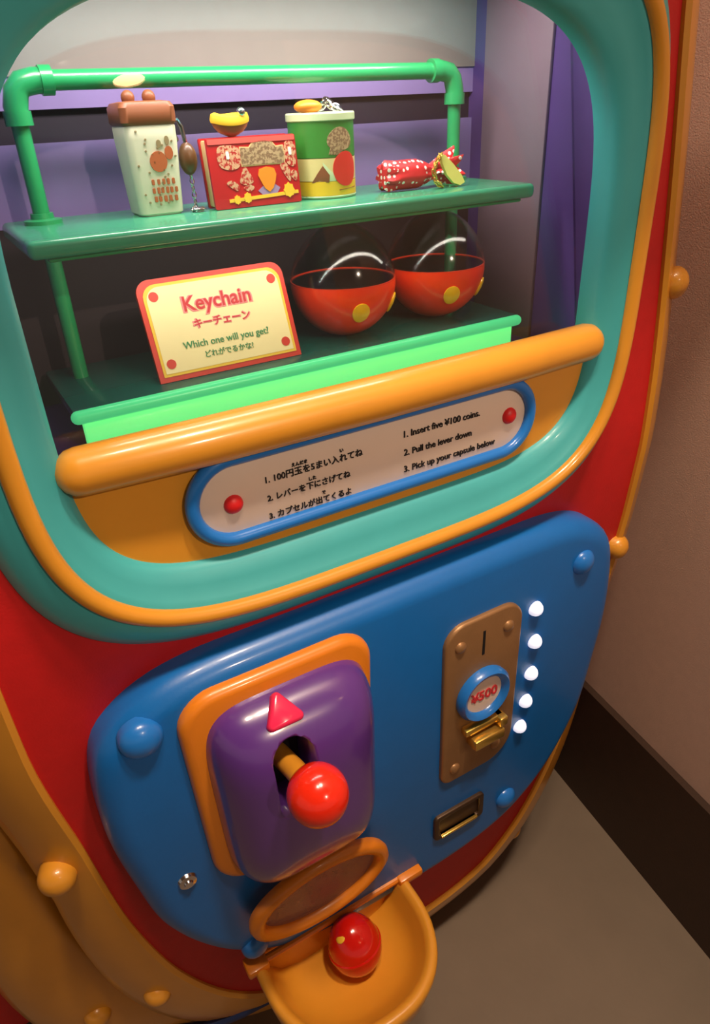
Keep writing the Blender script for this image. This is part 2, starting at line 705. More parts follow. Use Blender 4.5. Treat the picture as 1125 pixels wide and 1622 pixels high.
# yellow trim sloping back from the red face, then a wider yellow skirt, then the red carcass
trim = mk('edge_trim', loft_closed(shear([lay(flare(RED, d), y) for d, y in
                                          ((0.006, 0.045), (0.004, 0.012), (-0.006, 0.006), (-0.03, 0.016), (-0.06, 0.033), (-0.09, 0.06),
                                           (-0.108, 0.085), (-0.113, 0.105), (-0.108, 0.125), (0.006, 0.125))])),
          'yellow_paint', M_)
for k, (bx, by, bz, r_) in enumerate(((-0.120, 0.055, -1.30, 0.037), (-0.018, 0.075, -1.88, 0.034), (1.415, 0.025, -0.37, 0.036),
                                      (1.39, 0.035, -1.06, 0.034), (1.185, 0.105, -2.18, 0.032), (1.065, 0.115, -2.27, 0.03),
                                      (-0.05, 0.025, -0.2, 0.036))):
    nx = -0.35 if bx < BX else 0.35
    mk('bolt', dome((bx, by, bz), (nx, -0.9, -0.15 if bz < -1.6 else 0), r_, r_ * 0.85, skirt=0.02), 'yellow_paint', trim)
skl = smooth_profile([(1.02, 0.02), (1.01, 0.40), (0.93, 0.60), (0.5, 0.76), (0.0, 0.83), (-0.57, 0.91), (-1.0, 0.955), (-1.4, 1.0),
                      (-1.7, 1.02), (-1.97, 1.015), (-2.26, 0.945), (-2.40, 0.82), (-2.475, 0.60), (-2.495, 0.25)])
skr = smooth_profile([(1.02, 0.02), (1.01, 0.40), (0.93, 0.58), (0.5, 0.72), (0.0, 0.79), (-0.57, 0.86), (-1.0, 0.865), (-1.5, 0.81),
                      (-1.85, 0.74), (-2.05, 0.66), (-2.2, 0.55), (-2.33, 0.42), (-2.44, 0.24), (-2.495, 0.02)])
SK = resample([(BX - h, z) for z, h in skl] + [(BX + h, z) for z, h in skr[::-1]], 180)
SKR = radial(SK, BX, -0.8, 180)
TRR = radial(flare(RED, -0.085), BX, -0.8, 180)


def mixo(a, b, t):
    return [(p[0] + (q[0] - p[0]) * t, p[1] + (q[1] - p[1]) * t) for p, q in zip(a, b)]


mk('edge_skirt', loft_closed(shear([lay(mixo(TRR, SKR, t), y) for t, y in
                              ((0.0, 0.26), (0.08, 0.205), (0.16, 0.178), (0.3, 0.166), (0.5, 0.172), (0.7, 0.196), (0.88, 0.236), (0.97, 0.272), (1.0, 0.31),
                               (1.0, 0.36), (0.0, 0.36))])), 'yellow_paint', M_, ang=60)
mk('bolt', dome((-0.172, 0.212, -2.06), (-0.3, -0.9, -0.1), 0.036, 0.03, skirt=0.03), 'yellow_paint', M_)
mk('carcass', loft(shear([lay(mixo(TRR, SKR, t), y) for t, y in ((0.2, 0.36), (0.985, 0.36))]) +
                   [lay(mixo(TRR, SKR, t), y) for t, y in ((0.985, 0.92), (0.95, 0.95))], cap0=False), 'red_paint', M_)
mk('base_foot', box(-0.66, 1.50, 0.48, 0.90, -2.40, -1.80, 0.05, 4), 'red_paint', M_)
mk('pedestal', join(box(0.05, 1.25, 0.42, 0.9, FL + 0.03, -2.3, 0.02), box(0.0, 1.30, 0.40, 0.92, FL, FL + 0.06, 0.02)), 'dark_blue', M_)
mk('blue_pipe', tube([(-0.02, 0.14, -2.20), (0.06, 0.10, -2.19), (0.17, 0.07, -2.17), (0.28, 0.06, -2.17), (0.5, 0.06, -2.18), (0.72, 0.08, -2.18)], 0.017, 10, round_ends=True), 'dark_blue', M_)

# ---- teal window frame
def ring(hw, hh, y, n=4.0, nb=None):
    return lay(sell(WX, WZ, hw, hh, n, 128, nb), y)


fr = mk('window_frame', loft_closed([ring(0.668, 0.580, 0.03), ring(0.664, 0.575, 0.014), ring(0.648, 0.556, -0.004), ring(0.622, 0.526, -0.022),
                                     ring(0.588, 0.493, -0.024), ring(0.578, 0.482, -0.016, 4.1), ring(0.56, 0.455, -0.008, 3.9, 4.4),
                                     ring(0.543, 0.430, 0.0, 3.7, 4.8), ring(0.533, 0.416, 0.012, 3.6, 5.0), ring(0.531, 0.414, 0.052, 3.6, 5.0),
                                     ring(0.60, 0.50, 0.052, 4.2)]), 'teal_paint', M_, ang=60)
mk('rim', tube(ring(0.601, 0.506, -0.026), 0.0155, 12, closed=True), 'yellow_paint', fr)

mk('added_hood', slab(rrect(WX, 0.52, 0.72, 0.085, 0.08, 8), 0.02, -0.31, 0.05, 5), 'yellow_paint', M_, ang=60)  # unseen, added above the window to shade the top of the frame

# ---- display case inside
X0, X1, YB, ZT, ZBT = 0.072, 1.168, 0.445, 0.25, -0.52
bw = mk('case_back', join(box(X0, X1, YB, YB + 0.02, -0.165, -0.036), box(X0, X1, YB, YB + 0.02, 0.014, 0.062)), 'purple_wall', M_)
mk('case_back', box(X0, X1, YB, YB + 0.02, ZBT, -0.165), 'case_shade', M_)  # lower back wall, shade under the upper shelf put into its colour
mk('case_header', box(X0, X1, YB - 0.004, YB + 0.02, 0.062, ZT), 'grey_wall', M_)
mk('case_slot', box(X0, X1, YB + 0.012, YB + 0.03, -0.04, 0.018), 'dark_slot', M_)
mk('case_side', box(X0 - 0.02, X0, 0.05, YB + 0.02, ZBT, ZT), 'purple_deep', M_)
sd = mk('case_side', box(X1, X1 + 0.02, 0.05, YB + 0.02, ZBT, ZT), 'purple_deep', M_)
mk('reflection_strip', box(X1 - 0.008, X1 + 0.002, 0.20, 0.40, ZBT, ZT, 0.003, 2), 'mauve_reflection', sd)  # room reflection in the glass, built as a mauve strip on the wall
mk('case_floor', box(X0, X1, 0.05, YB, ZBT - 0.02, ZBT + 0.03), 'purple_deep', M_)
mk('case_roof', box(X0, X1, 0.05, YB, ZT, ZT + 0.02), 'grey_wall', M_)
TI = radians(10)
gz0, gz1 = -0.47, 0.245
gy = lambda z: 0.056 + (z - gz0) * math.tan(TI)
gV = []
for dy in (0, 0.006):
    gV += [(X0, gy(gz0) + dy, gz0), (X1, gy(gz0) + dy, gz0), (X1, gy(gz1) + dy, gz1), (X0, gy(gz1) + dy, gz1)]
mk('glass_pane', (gV, [(0, 1, 2, 3), (7, 6, 5, 4), (0, 4, 5, 1), (1, 5, 6, 2), (2, 6, 7, 3), (3, 7, 4, 0)]), 'glass', M_)

# ---- yellow sill below the window
sill = [p for p in sell(WX, WZ, 0.54, 0.424, 3.6, 256, 5.0) if p[1] < -0.44]
mk('sill_panel', slab(sill, 0.075, 0.016, 0.0), 'yellow_paint', M_)
mk('sill_bar', tube([(0.110, 0.008, -0.448), (0.3, 0.0, -0.448), (0.62, -0.004, -0.448), (0.94, 0.0, -0.448), (1.136, 0.008, -0.448)],
                    [0.037, 0.039, 0.040, 0.040, 0.039], 20, round_ends=True), 'yellow_paint', M_)

# ---- instruction sign
sg = rrect(0.629, -0.566, 0.362, 0.071, 0.071, 10)
sp = mk('instruction_sign', slab(sg, 0.036, 0.008, 0.004, 2), 'plate_beige', M_)
mk('border', tube(lay(inset(sg, -0.004), 0.006), 0.0125, 12, closed=True), 'blue_bright', sp)
for x_, z_ in ((0.334, -0.575), (0.940, -0.563)):
    mk('stud', dome((x_, 0.008, z_), (0, -1, 0), 0.0175, 0.012), 'red_stud', sp)
ts = dict(weight=0.006)
ty = 0.0068
text('1. 100円玉を5まい入れてね', sp, 'print_black', 0.396, 0.590, ty, -0.5475, weight=0.006)
text('2. レバーを下にさげてね', sp, 'print_black', 0.396, 0.562, ty, -0.5835, weight=0.006)
text('3. カプセルが出てくるよ', sp, 'print_black', 0.396, 0.562, ty, -0.6185, weight=0.006)
text('えんだま', sp, 'print_black', 0.447, 0.477, ty, -0.534, weight=0.01)
text('い', sp, 'print_black', 0.543, 0.550, ty, -0.533, weight=0.01)
text('した', sp, 'print_black', 0.478, 0.492, ty, -0.570, weight=0.01)
text('で', sp, 'print_black', 0.502, 0.509, ty, -0.605, weight=0.01)
text('1. Insert five ¥100 coins.', sp, 'print_black', 0.681, 0.862, ty, -0.537, weight=0.006)
text('2. Pull the lever down', sp, 'print_black', 0.681, 0.843, ty, -0.575, weight=0.006)
text('3. Pick up your capsule below', sp, 'print_black', 0.681, 0.905, ty, -0.612, weight=0.006)

# ---- blue control panel
bp_prof = [(-0.850, 0.01), (-0.851, 0.30), (-0.855, 0.43), (-0.872, 0.52), (-0.910, 0.59), (-0.965, 0.635), (-1.06, 0.655), (-1.2, 0.658),
           (-1.36, 0.637), (-1.5, 0.61), (-1.63, 0.55), (-1.73, 0.475), (-1.81, 0.37), (-1.85, 0.25), (-1.865, 0.12), (-1.866, 0.01)]
BP = mirror_outline(0.648, bp_prof, 160)
PF = -0.045                    # front of the blue panel
cp = mk('control_panel', slab(BP, 0.11, PF, 0.05, 8), 'blue_paint', M_, ang=60)
for bx, bz, r_ in ((0.09, -0.943, 0.04), (1.165, -0.98, 0.034), (0.215, -1.712, 0.034), (0.982, -1.712, 0.034)):
    mk('bolt', dome((bx, PF + 0.004, bz), (0, -1, 0), r_, r_ * 0.72, skirt=0.012), 'blue_bright', cp)
mk('key_lock', lathe([(0.0, 0.012), (0.008, 0.012), (0.010, 0.008), (0.018, 0.006), (0.021, 0.0)], (0.104, PF, -1.362), (0, -1, 0)), 'chrome', cp)
for lx, lz in ((1.018, -1.056), (1.027, -1.161), (1.026, -1.264), (1.017, -1.355), (1.006, -1.441)):
    mk('indicator_lamp', dome((lx, PF, lz), (0, -1, 0), 0.0195, 0.021, 16), 'white_lamp', cp, label='small white lit lamp')

# ---- lever unit
LX, LZ = 0.352, -1.16
def tap(ol, k, cz):
    return [(LX + (x - LX) * (1 + k * (z - cz)), z) for x, z in ol]
fo = tap(rrect(LX, LZ, 0.196, 0.268, [0.09, 0.075, 0.075, 0.09], 8), 0.14, LZ)
lf = mk('lever_frame', slab(fo, PF + 0.01, PF - 0.022, 0.018, 4), 'orange_paint', M_, ang=60)
# bulging purple housing
NU, NV = 44, 56
hw_, hh_, H_ = 0.174, 0.25, 0.112
HX, HZ = 0.362, -1.18
V, F = [], []
for j in range(NV + 1):
    for i in range(NU + 1):
        u, v = -1 + 2 * i / NU, -1 + 2 * j / NV
        # square -> rounded square
        n_ = 5.0
        k_ = max(abs(u), abs(v))
        r_ = (abs(u) ** n_ + abs(v) ** n_) ** (1 / n_)
        f_ = k_ / r_ if r_ > 1e-9 else 1.0
        x_, z_ = HX + hw_ * u * f_, HZ + hh_ * v * f_
        x_ = HX + (x_ - HX) * (1 + 0.14 * (z_ - HZ))
        h_ = H_ * (1 - k_ ** 3.6) ** 0.62 if k_ < 1 else 0.0
        V.append((x_, PF - 0.018 - h_, z_))
for j in range(NV):
    for i in range(NU):
        a = j * (NU + 1) + i
        F.append((a, a + 1, a + NU + 2, a + NU + 1))
bnd = [i for i in range(NU + 1)] + [j * (NU + 1) + NU for j in range(1, NV + 1)] + \
      [NV * (NU + 1) + i for i in range(NU - 1, -1, -1)] + [j * (NU + 1) for j in range(NV - 1, 0, -1)]
n0 = len(V)
V += [(V[b][0], PF + 0.008, V[b][2]) for b in bnd]
for i in range(len(bnd)):
    j = (i + 1) % len(bnd)
    F.append((bnd[i], bnd[j], n0 + j, n0 + i))
F.append(tuple(range(n0, n0 + len(bnd))))
lh = mk('lever_housing', (V, F), 'purple_gloss', M_, ang=50)
SX = 0.323
cut = mk('slot_cutter', slab(rrect(SX, -1.078, 0.042, 0.092, 0.042, 8), PF - 0.03, PF - 0.4), 'black', None)
md_ = lh.modifiers.new('slot', 'BOOLEAN')
md_.object = cut
md_.solver = 'EXACT'
dg = bpy.context.evaluated_depsgraph_get()
me2 = bpy.data.meshes.new_from_object(lh.evaluated_get(dg))
lh.modifiers.clear()
lh.data = me2
bpy.data.objects.remove(cut)
mk('slot_lining', slab(rrect(SX, -1.078, 0.0415, 0.0915, 0.0415, 8), PF - 0.022, PF - 0.034), 'black', lh)
tri = [Vector((0.0, 0.026)), Vector((-0.026, -0.018)), Vector((0.026, -0.018))]
trp = []
for a0, p_ in zip((90, 210, 330), tri):      # rounded triangle
    for i in range(-3, 4):
        a = radians(a0 + i * 20)
        trp.append((p_.x + 0.010 * cos(a), p_.y + 0.010 * sin(a)))
ta = radians(48)
def tl(ol, d, c=(0.327, -0.112, -0.951)):
    return [(c[0] + x, c[1] + v * sin(ta) - d * cos(ta), c[2] + v * cos(ta) + d * sin(ta)) for x, v in ol]
mk('up_arrow', loft([tl(trp, -0.012), tl(trp, 0.006), tl(inset(trp, 0.002), 0.011), tl(inset(trp, 0.006), 0.014)]), 'pink_plastic', lh, ang=60,
   label='pink triangle button')
lv = mk('lever', tube([(0.318, PF - 0.02, -1.085), (0.324, -0.15, -1.064), (0.331, -0.235, -1.052)], 0.021, 16), 'yellow_paint', M_)
mk('ball_knob', ball((0.331, -0.232, -1.052), 0.056, 32, 18), 'red_plastic', lv, ang=60)

# ---- coin plate
co = rrect(0.858, -1.25, 0.113, 0.25, [0.085, 0.055, 0.055, 0.03], 8)
cpl = mk('coin_plate', slab(co, PF + 0.01, PF - 0.012, 0.007, 3), 'bronze', M_)
CF = PF - 0.012
for rx, rz in ((0.786, -1.06), (0.926, -1.06), (0.784, -1.452), (0.915, -1.442)):
    mk('rivet', dome((rx, CF + 0.001, rz), (0, -1, 0), 0.016, 0.010, 14), 'bronze', cpl)
mk('coin_slot', box(0.8505, 0.8575, CF - 0.001, CF + 0.006, -1.112, -1.042), 'black', cpl)
mk('price_ring', lathe_ring([(0.050, 0.0), (0.076, 0.0), (0.077, 0.012), (0.068, 0.024), (0.058, 0.020), (0.053, 0.010)], (0.856, CF, -1.229), (0, -1, 0), 32),
   'blue_bright', cpl, ang=60)
mk('price_disc', lathe([(0.0, 0.010), (0.055, 0.010), (0.055, 0.0)], (0.856, CF, -1.229), (0, -1, 0), 32), 'plate_beige', cpl)
text('¥500', cpl, 'print_red', 0.816, 0.896, CF - 0.011, -1.229, weight=0.02, name='price_lettering')
mk('return_ledge', join(box(0.800, 0.918, CF - 0.020, CF + 0.004, -1.338, -1.318, 0.004, 2), box(0.896, 0.92, CF - 0.034, CF + 0.004, -1.345, -1.318, 0.004, 2)), 'brass', cpl)
mk('return_lever', box(0.818, 0.912, CF - 0.036, CF + 0.004, -1.384, -1.352, 0.006, 2), 'brass', cpl)
cr_ = mk('coin_return', frame(rrect(0.812, -1.665, 0.082, 0.046, 0.014, 4), rrect(0.812, -1.665, 0.066, 0.032, 0.008, 4), PF + 0.01, PF - 0.010, 0.004), 'dark_bronze', M_)
mk('return_cup', slab(rrect(0.812, -1.665, 0.068, 0.034, 0.008, 4), PF + 0.008, PF - 0.001), 'dark_bronze', cr_)
mk('lip', box(0.750, 0.872, PF - 0.014, PF + 0.002, -1.706, -1.697, 0.003, 2), 'brass', cr_)

# ---- chute door and tray
ca = radians(84)
def door(t, hw, hh, off=0.0, c=(0.38, -0.085, -1.572)):
    return (c[0] + hw * cos(t), c[1] - hh * sin(t) * cos(ca) - off * sin(ca), c[2] + hh * sin(t) * sin(ca) - off * cos(ca))
ND = 48
def dl(hw, hh, off=0.0):
    return [door(2 * pi * i / ND, hw, hh, off) for i in range(ND)]
cd_ = mk('chute_door', loft_closed([dl(0.178, 0.124, -0.012), dl(0.182, 0.128, 0.0), dl(0.178, 0.124, 0.012), dl(0.165, 0.111, 0.018), dl(0.150, 0.097, 0.014),
                                    dl(0.146, 0.093, 0.0), dl(0.146, 0.093, -0.012)]), 'orange_paint', M_, ang=60)
mk('door_window', loft([dl(0.147, 0.094, -0.008), dl(0.147, 0.094, -0.003)]), 'smoked_plastic', cd_)
mk('chute_mouth', loft([[(x, PF + 0.004, z) for x, z in circle(0.40, -1.64, 0.15, 36, 0.10)],
                        [(x, PF - 0.022, z) for x, z in circle(0.395, -1.64, 0.14, 36, 0.09)]]), 'dark_bronze', M_)
def ush(cx, hw, yb, ys, yf, z, n=28):
    out = [(cx + hw, yb, z), (cx + hw, (yb + ys) / 2, z)]
    for i in range(n + 1):
        a = pi * i / n
        c_, s_ = cos(a), sin(a)
        out.append((cx + hw * abs(c_) ** 0.85 * (1 if c_ >= 0 else -1), ys + (yf - ys) * s_ ** 0.9, z))
    out += [(cx - hw, (yb + ys) / 2, z), (cx - hw, yb, z)]
    return out
TX = 0.418
tr_ = mk('tray', loft([ush(TX, 0.13, -0.02, -0.10, -0.20, -1.945), ush(TX, 0.185, -0.02, -0.10, -0.275, -1.92), ush(TX, 0.211, -0.02, -0.10, -0.318, -1.86),
                       ush(TX, 0.220, -0.02, -0.10, -0.33, -1.80), ush(TX, 0.218, -0.02, -0.10, -0.328, -1.785), ush(TX, 0.210, -0.02, -0.10, -0.318, -1.779),
                       ush(TX, 0.199, -0.024, -0.10, -0.304, -1.783), ush(TX, 0.190, -0.026, -0.10, -0.294, -1.80), ush(TX, 0.178, -0.028, -0.10, -0.272, -1.85),
                       ush(TX, 0.150, -0.030, -0.10, -0.225, -1.893), ush(TX, 0.10, -0.034, -0.09, -0.16, -1.905)]), 'yellow_paint', M_, ang=70)
mk('hinge_bar', join(box(0.180, 0.235, -0.066, -0.02, -1.798, -1.773, 0.006, 2), box(0.612, 0.685, -0.066, -0.02, -1.798, -1.773, 0.006, 2),
                     tube([(0.19, -0.045, -1.785), (0.68, -0.045, -1.785)], 0.010, 10)), 'orange_paint', tr_)

# ================================================================== DISPLAY RACK INSIDE THE CASE
R_ = thing('display_rack', 'green pipe display rack with two shelves behind the glass', 'shelf', (0.615, 0.3, ZBT + 0.03))
SZ, LZ2 = -0.150, -0.414       # tops of the two shelves
mk('upper_shelf', box(0.133, 1.097, 0.146, 0.42, SZ - 0.027, SZ, 0.010, 4), 'green_shelf', R_)
mk('added_strip', box(0.16, 1.07, 0.158, 0.172, SZ - 0.033, SZ - 0.0265, 0.002, 2), 'green_pipe', R_)  # hidden housing, added to go with the fill light under this shelf
mk('lower_shelf', box(0.140, 1.092, 0.17, 0.42, LZ2 - 0.02, LZ2, 0.004, 2), 'green_step', R_)
mk('lit_lip', tube([(0.146, 0.164, LZ2 - 0.011), (1.086, 0.164, LZ2 - 0.011)], 0.0115, 14, round_ends=True), 'green_lip', R_)
mk('lit_front', box(0.152, 1.078, 0.166, 0.186, ZBT + 0.03, LZ2 - 0.02, 0.003, 2), 'green_glow', R_)
TY, TZ = 0.345, 0.052
LXs = (0.192, 1.040)
mk('rail', tube([(0.24, TY, TZ), (0.995, TY, TZ)], 0.0145, 16), 'green_pipe', R_)
for k, lx in enumerate(LXs):
    sgn = 1 if k == 0 else -1
    mk('elbow', join(tube([(lx, TY, TZ - 0.055), (lx, TY, TZ - 0.035), (lx + sgn * 0.006, TY, TZ - 0.014), (lx + sgn * 0.016, TY, TZ - 0.004), (lx + sgn * 0.036, TY, TZ), (lx + sgn * 0.058, TY, TZ)], 0.0185, 16),
                     tube([(lx + sgn * 0.044, TY, TZ), (lx + sgn * 0.062, TY, TZ)], 0.021, 16),
                     tube([(lx, TY, TZ - 0.040), (lx, TY, TZ - 0.060)], 0.021, 16)), 'green_pipe', R_)
    mk('post', tube([(lx, TY, TZ - 0.05), (lx, TY, SZ + 0.001)], 0.0135, 16), 'green_pipe', R_)
    mk('flange', lathe([(0.03, 0.0), (0.03, 0.006), (0.019, 0.008), (0.018, 0.016), (0.013, 0.016)], (lx, TY, SZ)), 'green_pipe', R_)
    mk('post', tube([(lx, TY, SZ - 0.026), (lx, TY, LZ2)], 0.0135, 16), 'green_pipe', R_)

# ---- keychain card
K = thing('display_card', 'cream card with red border reading Keychain on the lower shelf', 'sign', (0.44, 0.22, LZ2))
kl = radians(21)
def lean(ol, d):
    """outline in card space (x, up) -> raw, leaning back; d = out of the face"""
    return [(x, 0.205 + v * sin(kl) - d * cos(kl), LZ2 + 0.001 + v * cos(kl) + d * sin(kl)) for x, v in ol]
KX, KH = 0.439, 0.177
def cardo(m_):
    return rrect(KX, KH / 2, 0.139 - m_, KH / 2 - m_, [0.001, 0.024, 0.024, 0.001], 6)
mk('board', loft([lean(cardo(0), -0.008), lean(cardo(0), 0.0)]), 'card_red', K)
mk('yellow_edge', loft([lean(cardo(0.009), 0.0), lean(cardo(0.009), 0.0012)]), 'card_yellow', K)
mk('face', loft([lean(cardo(0.014), 0.001), lean(cardo(0.014), 0.0018)]), 'card_cream', K)
for x_, v_ in ((KX - 0.112, 0.147), (KX + 0.112, 0.147), (KX - 0.112, 0.03), (KX + 0.112, 0.03)):
    mk('dot', loft([lean(circle(x_, v_, 0.0085, 16), 0.0018), lean(circle(x_, v_, 0.0085, 16), 0.0028)]), 'card_red', K)
def ktext(s, mt, w_, v_, d, wt, hgt=None, nm='lettering'):
    q = lean([(KX, v_)], d)[0]
    text(s, K, mt, KX - w_ / 2, KX + w_ / 2, q[1], q[2], hgt, 21, wt, nm, depth=0.0006)
ktext('Keychain', 'print_pink', 0.134, 0.122, 0.0021, 0.055)
ktext('Keychain', 'print_red', 0.128, 0.1225, 0.0027, 0.014)
ktext('キーチェーン', 'print_pink', 0.112, 0.091, 0.0021, 0.06)
ktext('キーチェーン', 'print_red', 0.106, 0.091, 0.0027, 0.006)
ktext('Which one will you get?', 'print_green', 0.166, 0.055, 0.0026, 0.008)
ktext('どれがでるかな?', 'print_green', 0.094, 0.036, 0.0026, 0.008)

# ---- capsules
def capsule(cx, cy, label, rot, r=0.107):
    base = (cx, cy, LZ2)
    T = thing('toy_capsule', label, 'capsule', base, 'toy capsules on the lower shelf')
    cz = LZ2 + r * 0.985
    pr = []
    for i in range(13):
        a = -pi / 2 + (pi / 2 + 0.06) * i / 12
        pr.append((r * cos(a), r * sin(a)))
    pr[0] = (0.0, pr[1][1])
    pr = [(p[0], max(p[1], -r * 0.985)) for p in pr]
    inn = [(q[0] * 0.97, max(q[1] * 0.97, -r * 0.955)) for q in pr][::-1]
    mk('red_bowl', lathe(pr + inn, (cx, cy, cz), seg=40), 'cap_red', T, ang=60)
    dp = []
    for i in range(15):
        a = 0.04 + (pi / 2 - 0.04) * i / 14
        dp.append((r * 1.012 * cos(a) * (1 - 0.10 * sin(a)), r * 1.06 * sin(a)))
    mk('clear_dome', lathe(dp + [(q[0] * 0.985, q[1] * 0.985) for q in dp[::-1]], (cx, cy, cz), seg=40), 'clear_plastic', T, ang=60)
    for a0 in rot:                        # yellow buttons lying on the bowl
        el = radians(-24)
        ring_ = []
        for rr, hgt in ((0.021, -0.002), (0.021, 0.0025), (0.015, 0.0042), (0.0001, 0.0046)):
            lp = []
            for i in range(20):
                t = 2 * pi * i / 20
                az = radians(a0) + rr * cos(t) * 0.84 / (r * cos(el))
                e2 = el + rr * sin(t) / r
                q = r + hgt
                lp.append((cx + q * cos(e2) * sin(az), cy - q * cos(e2) * cos(az), cz + q * sin(e2)))
            ring_.append(lp)
        mk('yellow_button', loft(ring_), 'yellow_plastic', T)
    return T


capsule(0.722, 0.285, 'red and clear capsule with yellow buttons next to the Keychain card', (-10, 52))
capsule(0.952, 0.285, 'red and clear capsule with yellow buttons at the right end of the lower shelf', (-15, 45))

# ---- items on the upper shelf
B = thing('milk_carton', 'cream carton bottle with brown lid standing on the upper shelf', 'carton', (0.376, 0.315, SZ))
def carton(hw, z, r=0.012, cx=0.376, cy=0.315):
    return [(x, y, z) for x, y in rrect(cx, cy, hw, hw, r, 5)]
mk('body', loft([carton(0.034, SZ), carton(0.0375, SZ + 0.004), carton(0.0385, SZ + 0.02), carton(0.043, SZ + 0.115), carton(0.043, SZ + 0.133), carton(0.040, SZ + 0.138)]), 'milk_white', B)
mk('lid', loft([carton(0.043, SZ + 0.135), carton(0.0455, SZ + 0.139), carton(0.0455, SZ + 0.160), carton(0.041, SZ + 0.167), carton(0.03, SZ + 0.169)]), 'brown', B)
for dx in (-0.018, 0.016):
    mk('lid_knob', ball((0.376 + dx, 0.312, SZ + 0.174), 0.011, 14, 8), 'brown', B)
fy = 0.315 - 0.0405
def cface(z):
    return 0.315 - 0.0395 - 0.004 * min(1, max(0, (z - SZ - 0.02) / 0.10))
def patch(ol, yfun, t=0.0012):
    return loft([[(x, yfun(z) + 0.002, z) for x, z in ol], [(x, yfun(z) - t, z) for x, z in ol]])
mk('print_blob', patch(circle(0.380, SZ + 0.082, 0.0145, 18, 0.0155), cface), 'rust_print', B)
mk('print_blob', patch(circle(0.399, SZ + 0.094, 0.007, 14, 0.010), cface), 'rust_print', B)
mk('print_blob', patch(circle(0.384, SZ + 0.108, 0.004, 10, 0.006), cface), 'speckle', B)
mk('print_blob', patch(circle(0.398, SZ + 0.112, 0.004, 10, 0.007), cface), 'speckle', B)
bars = []
for k, (n_, wd) in enumerate(((5, 0.0045), (6, 0.0045), (5, 0.005))):
    for i in range(n_):
        bx_ = 0.366 + i * (0.044 / n_) + random.uniform(-0.001, 0.001)
        bz_ = SZ + 0.052 - k * 0.013
        bars.append(patch(rrect(bx_, bz_, wd / 2, 0.004 + random.uniform(0, 0.001), 0.001, 1), cface))
mk('print_rows', join(*bars), 'rust_print', B)['kind'] = 'stuff'
dots = []
for i in range(26):
    zz = SZ + 0.015 + random.random() * 0.114
    dots.append(patch(circle(0.342 + random.random() * 0.068, zz, 0.0018, 6), cface))
mk('speckles', join(*dots), 'speckle', B)['kind'] = 'stuff'


def chain(path, n, r=0.004):
    out = []
    pts = [Vector(p) for p in path]
    for i in range(n):
        t = i / (n - 1) * (len(pts) - 1)
        k = min(int(t), len(pts) - 2)
        q = pts[k].lerp(pts[k + 1], t - k)
        d = (pts[k + 1] - pts[k]).normalized()
        s_ = d.cross(Vector((0, 1, 0.2) if i % 2 else (0.3, 0.2, 1))).normalized()
        out.append(tube([tuple(q + d * (r * 1.3 * cos(2 * pi * j / 10)) + s_ * (r * 0.85 * sin(2 * pi * j / 10))) for j in range(10)], r * 0.32, 6, closed=True))
    return join(*out)


Q = thing('keychain_charm', 'brown nut shaped charm on a silver chain hanging beside the cream carton', 'keychain', (0.436, 0.29, SZ))
mk('nut', ball((0.436, 0.29, SZ + 0.082), 0.021, 20, 12, (0.72, 0.8, 1.2)), 'brown_dark', Q)
mk('hook', tube([(0.421, 0.29, SZ + 0.112), (0.416, 0.29, SZ + 0.124), (0.418, 0.29, SZ + 0.137), (0.426, 0.29, SZ + 0.140), (0.432, 0.29, SZ + 0.130), (0.434, 0.29, SZ + 0.116), (0.436, 0.29, SZ + 0.104)], 0.0038, 8, round_ends=True), 'chrome', Q)
mk('chain', chain([(0.437, 0.29, SZ + 0.058), (0.436, 0.283, SZ + 0.008), (0.428, 0.276, SZ + 0.004), (0.444, 0.272, SZ + 0.004), (0.434, 0.268, SZ + 0.004)], 20), 'chrome', Q)

# red story-book box
bl = radians(6)
X = thing('gift_box', 'red book shaped box with orange emblem and tan ornaments', 'box', (0.546, 0.28, SZ))
def bface(z):
    return 0.258 + (z - SZ) * math.tan(bl)
def bx_slab(x0, x1, d0, d1, z0, z1):
    ol = rrect((x0 + x1) / 2, (z0 + z1) / 2, (x1 - x0) / 2, (z1 - z0) / 2, 0.003, 2)
    return loft([[(x, bface(z) + d1, z) for x, z in ol], [(x, bface(z) + d0, z) for x, z in ol]])
mk('cover', bx_slab(0.463, 0.629, 0.0, 0.006, SZ + 0.001, SZ + 0.110), 'box_red', X)
mk('pages', bx_slab(0.466, 0.626, 0.006, 0.034, SZ + 0.004, SZ + 0.107), 'cream_edge', X)
mk('cover', bx_slab(0.463, 0.629, 0.034, 0.040, SZ + 0.001, SZ + 0.110), 'box_red', X)
mk('top_band', patch(rrect(0.546, SZ + 0.105, 0.081, 0.0042, 0.001, 1), bface), 'box_pink', X)
bz = SZ + 0.001
def o(pts):
    return [(0.463 + a * 0.166, bz + b * 0.109) for a, b in pts]
def blob(ol, n=5):
    out = []
    m = len(ol)
    for i in range(m):
        p0, p1, p2, p3 = ol[i - 1], ol[i], ol[(i + 1) % m], ol[(i + 2) % m]
        for k in range(n):
            t = k / n
            out.append(tuple(0.5 * (2 * b + (c - a) * t + (2 * a - 5 * b + 4 * c - d) * t * t + (3 * b - a - 3 * c + d) * t ** 3)
                             for a, b, c, d in zip(p0, p1, p2, p3)))
    return out
plaque = o([(0.36, 0.60), (0.84, 0.60), (0.85, 0.72), (0.84, 0.84), (0.76, 0.83), (0.72, 0.90), (0.64, 0.935), (0.56, 0.93), (0.50, 0.90), (0.46, 0.84), (0.36, 0.85), (0.35, 0.72)])
mk('plaque_edge', patch(inset(plaque, -0.0018), bface, 0.0006), 'cream_edge', X)
mk('plaque', patch(plaque, bface, 0.0012), 'tan_dark', X)
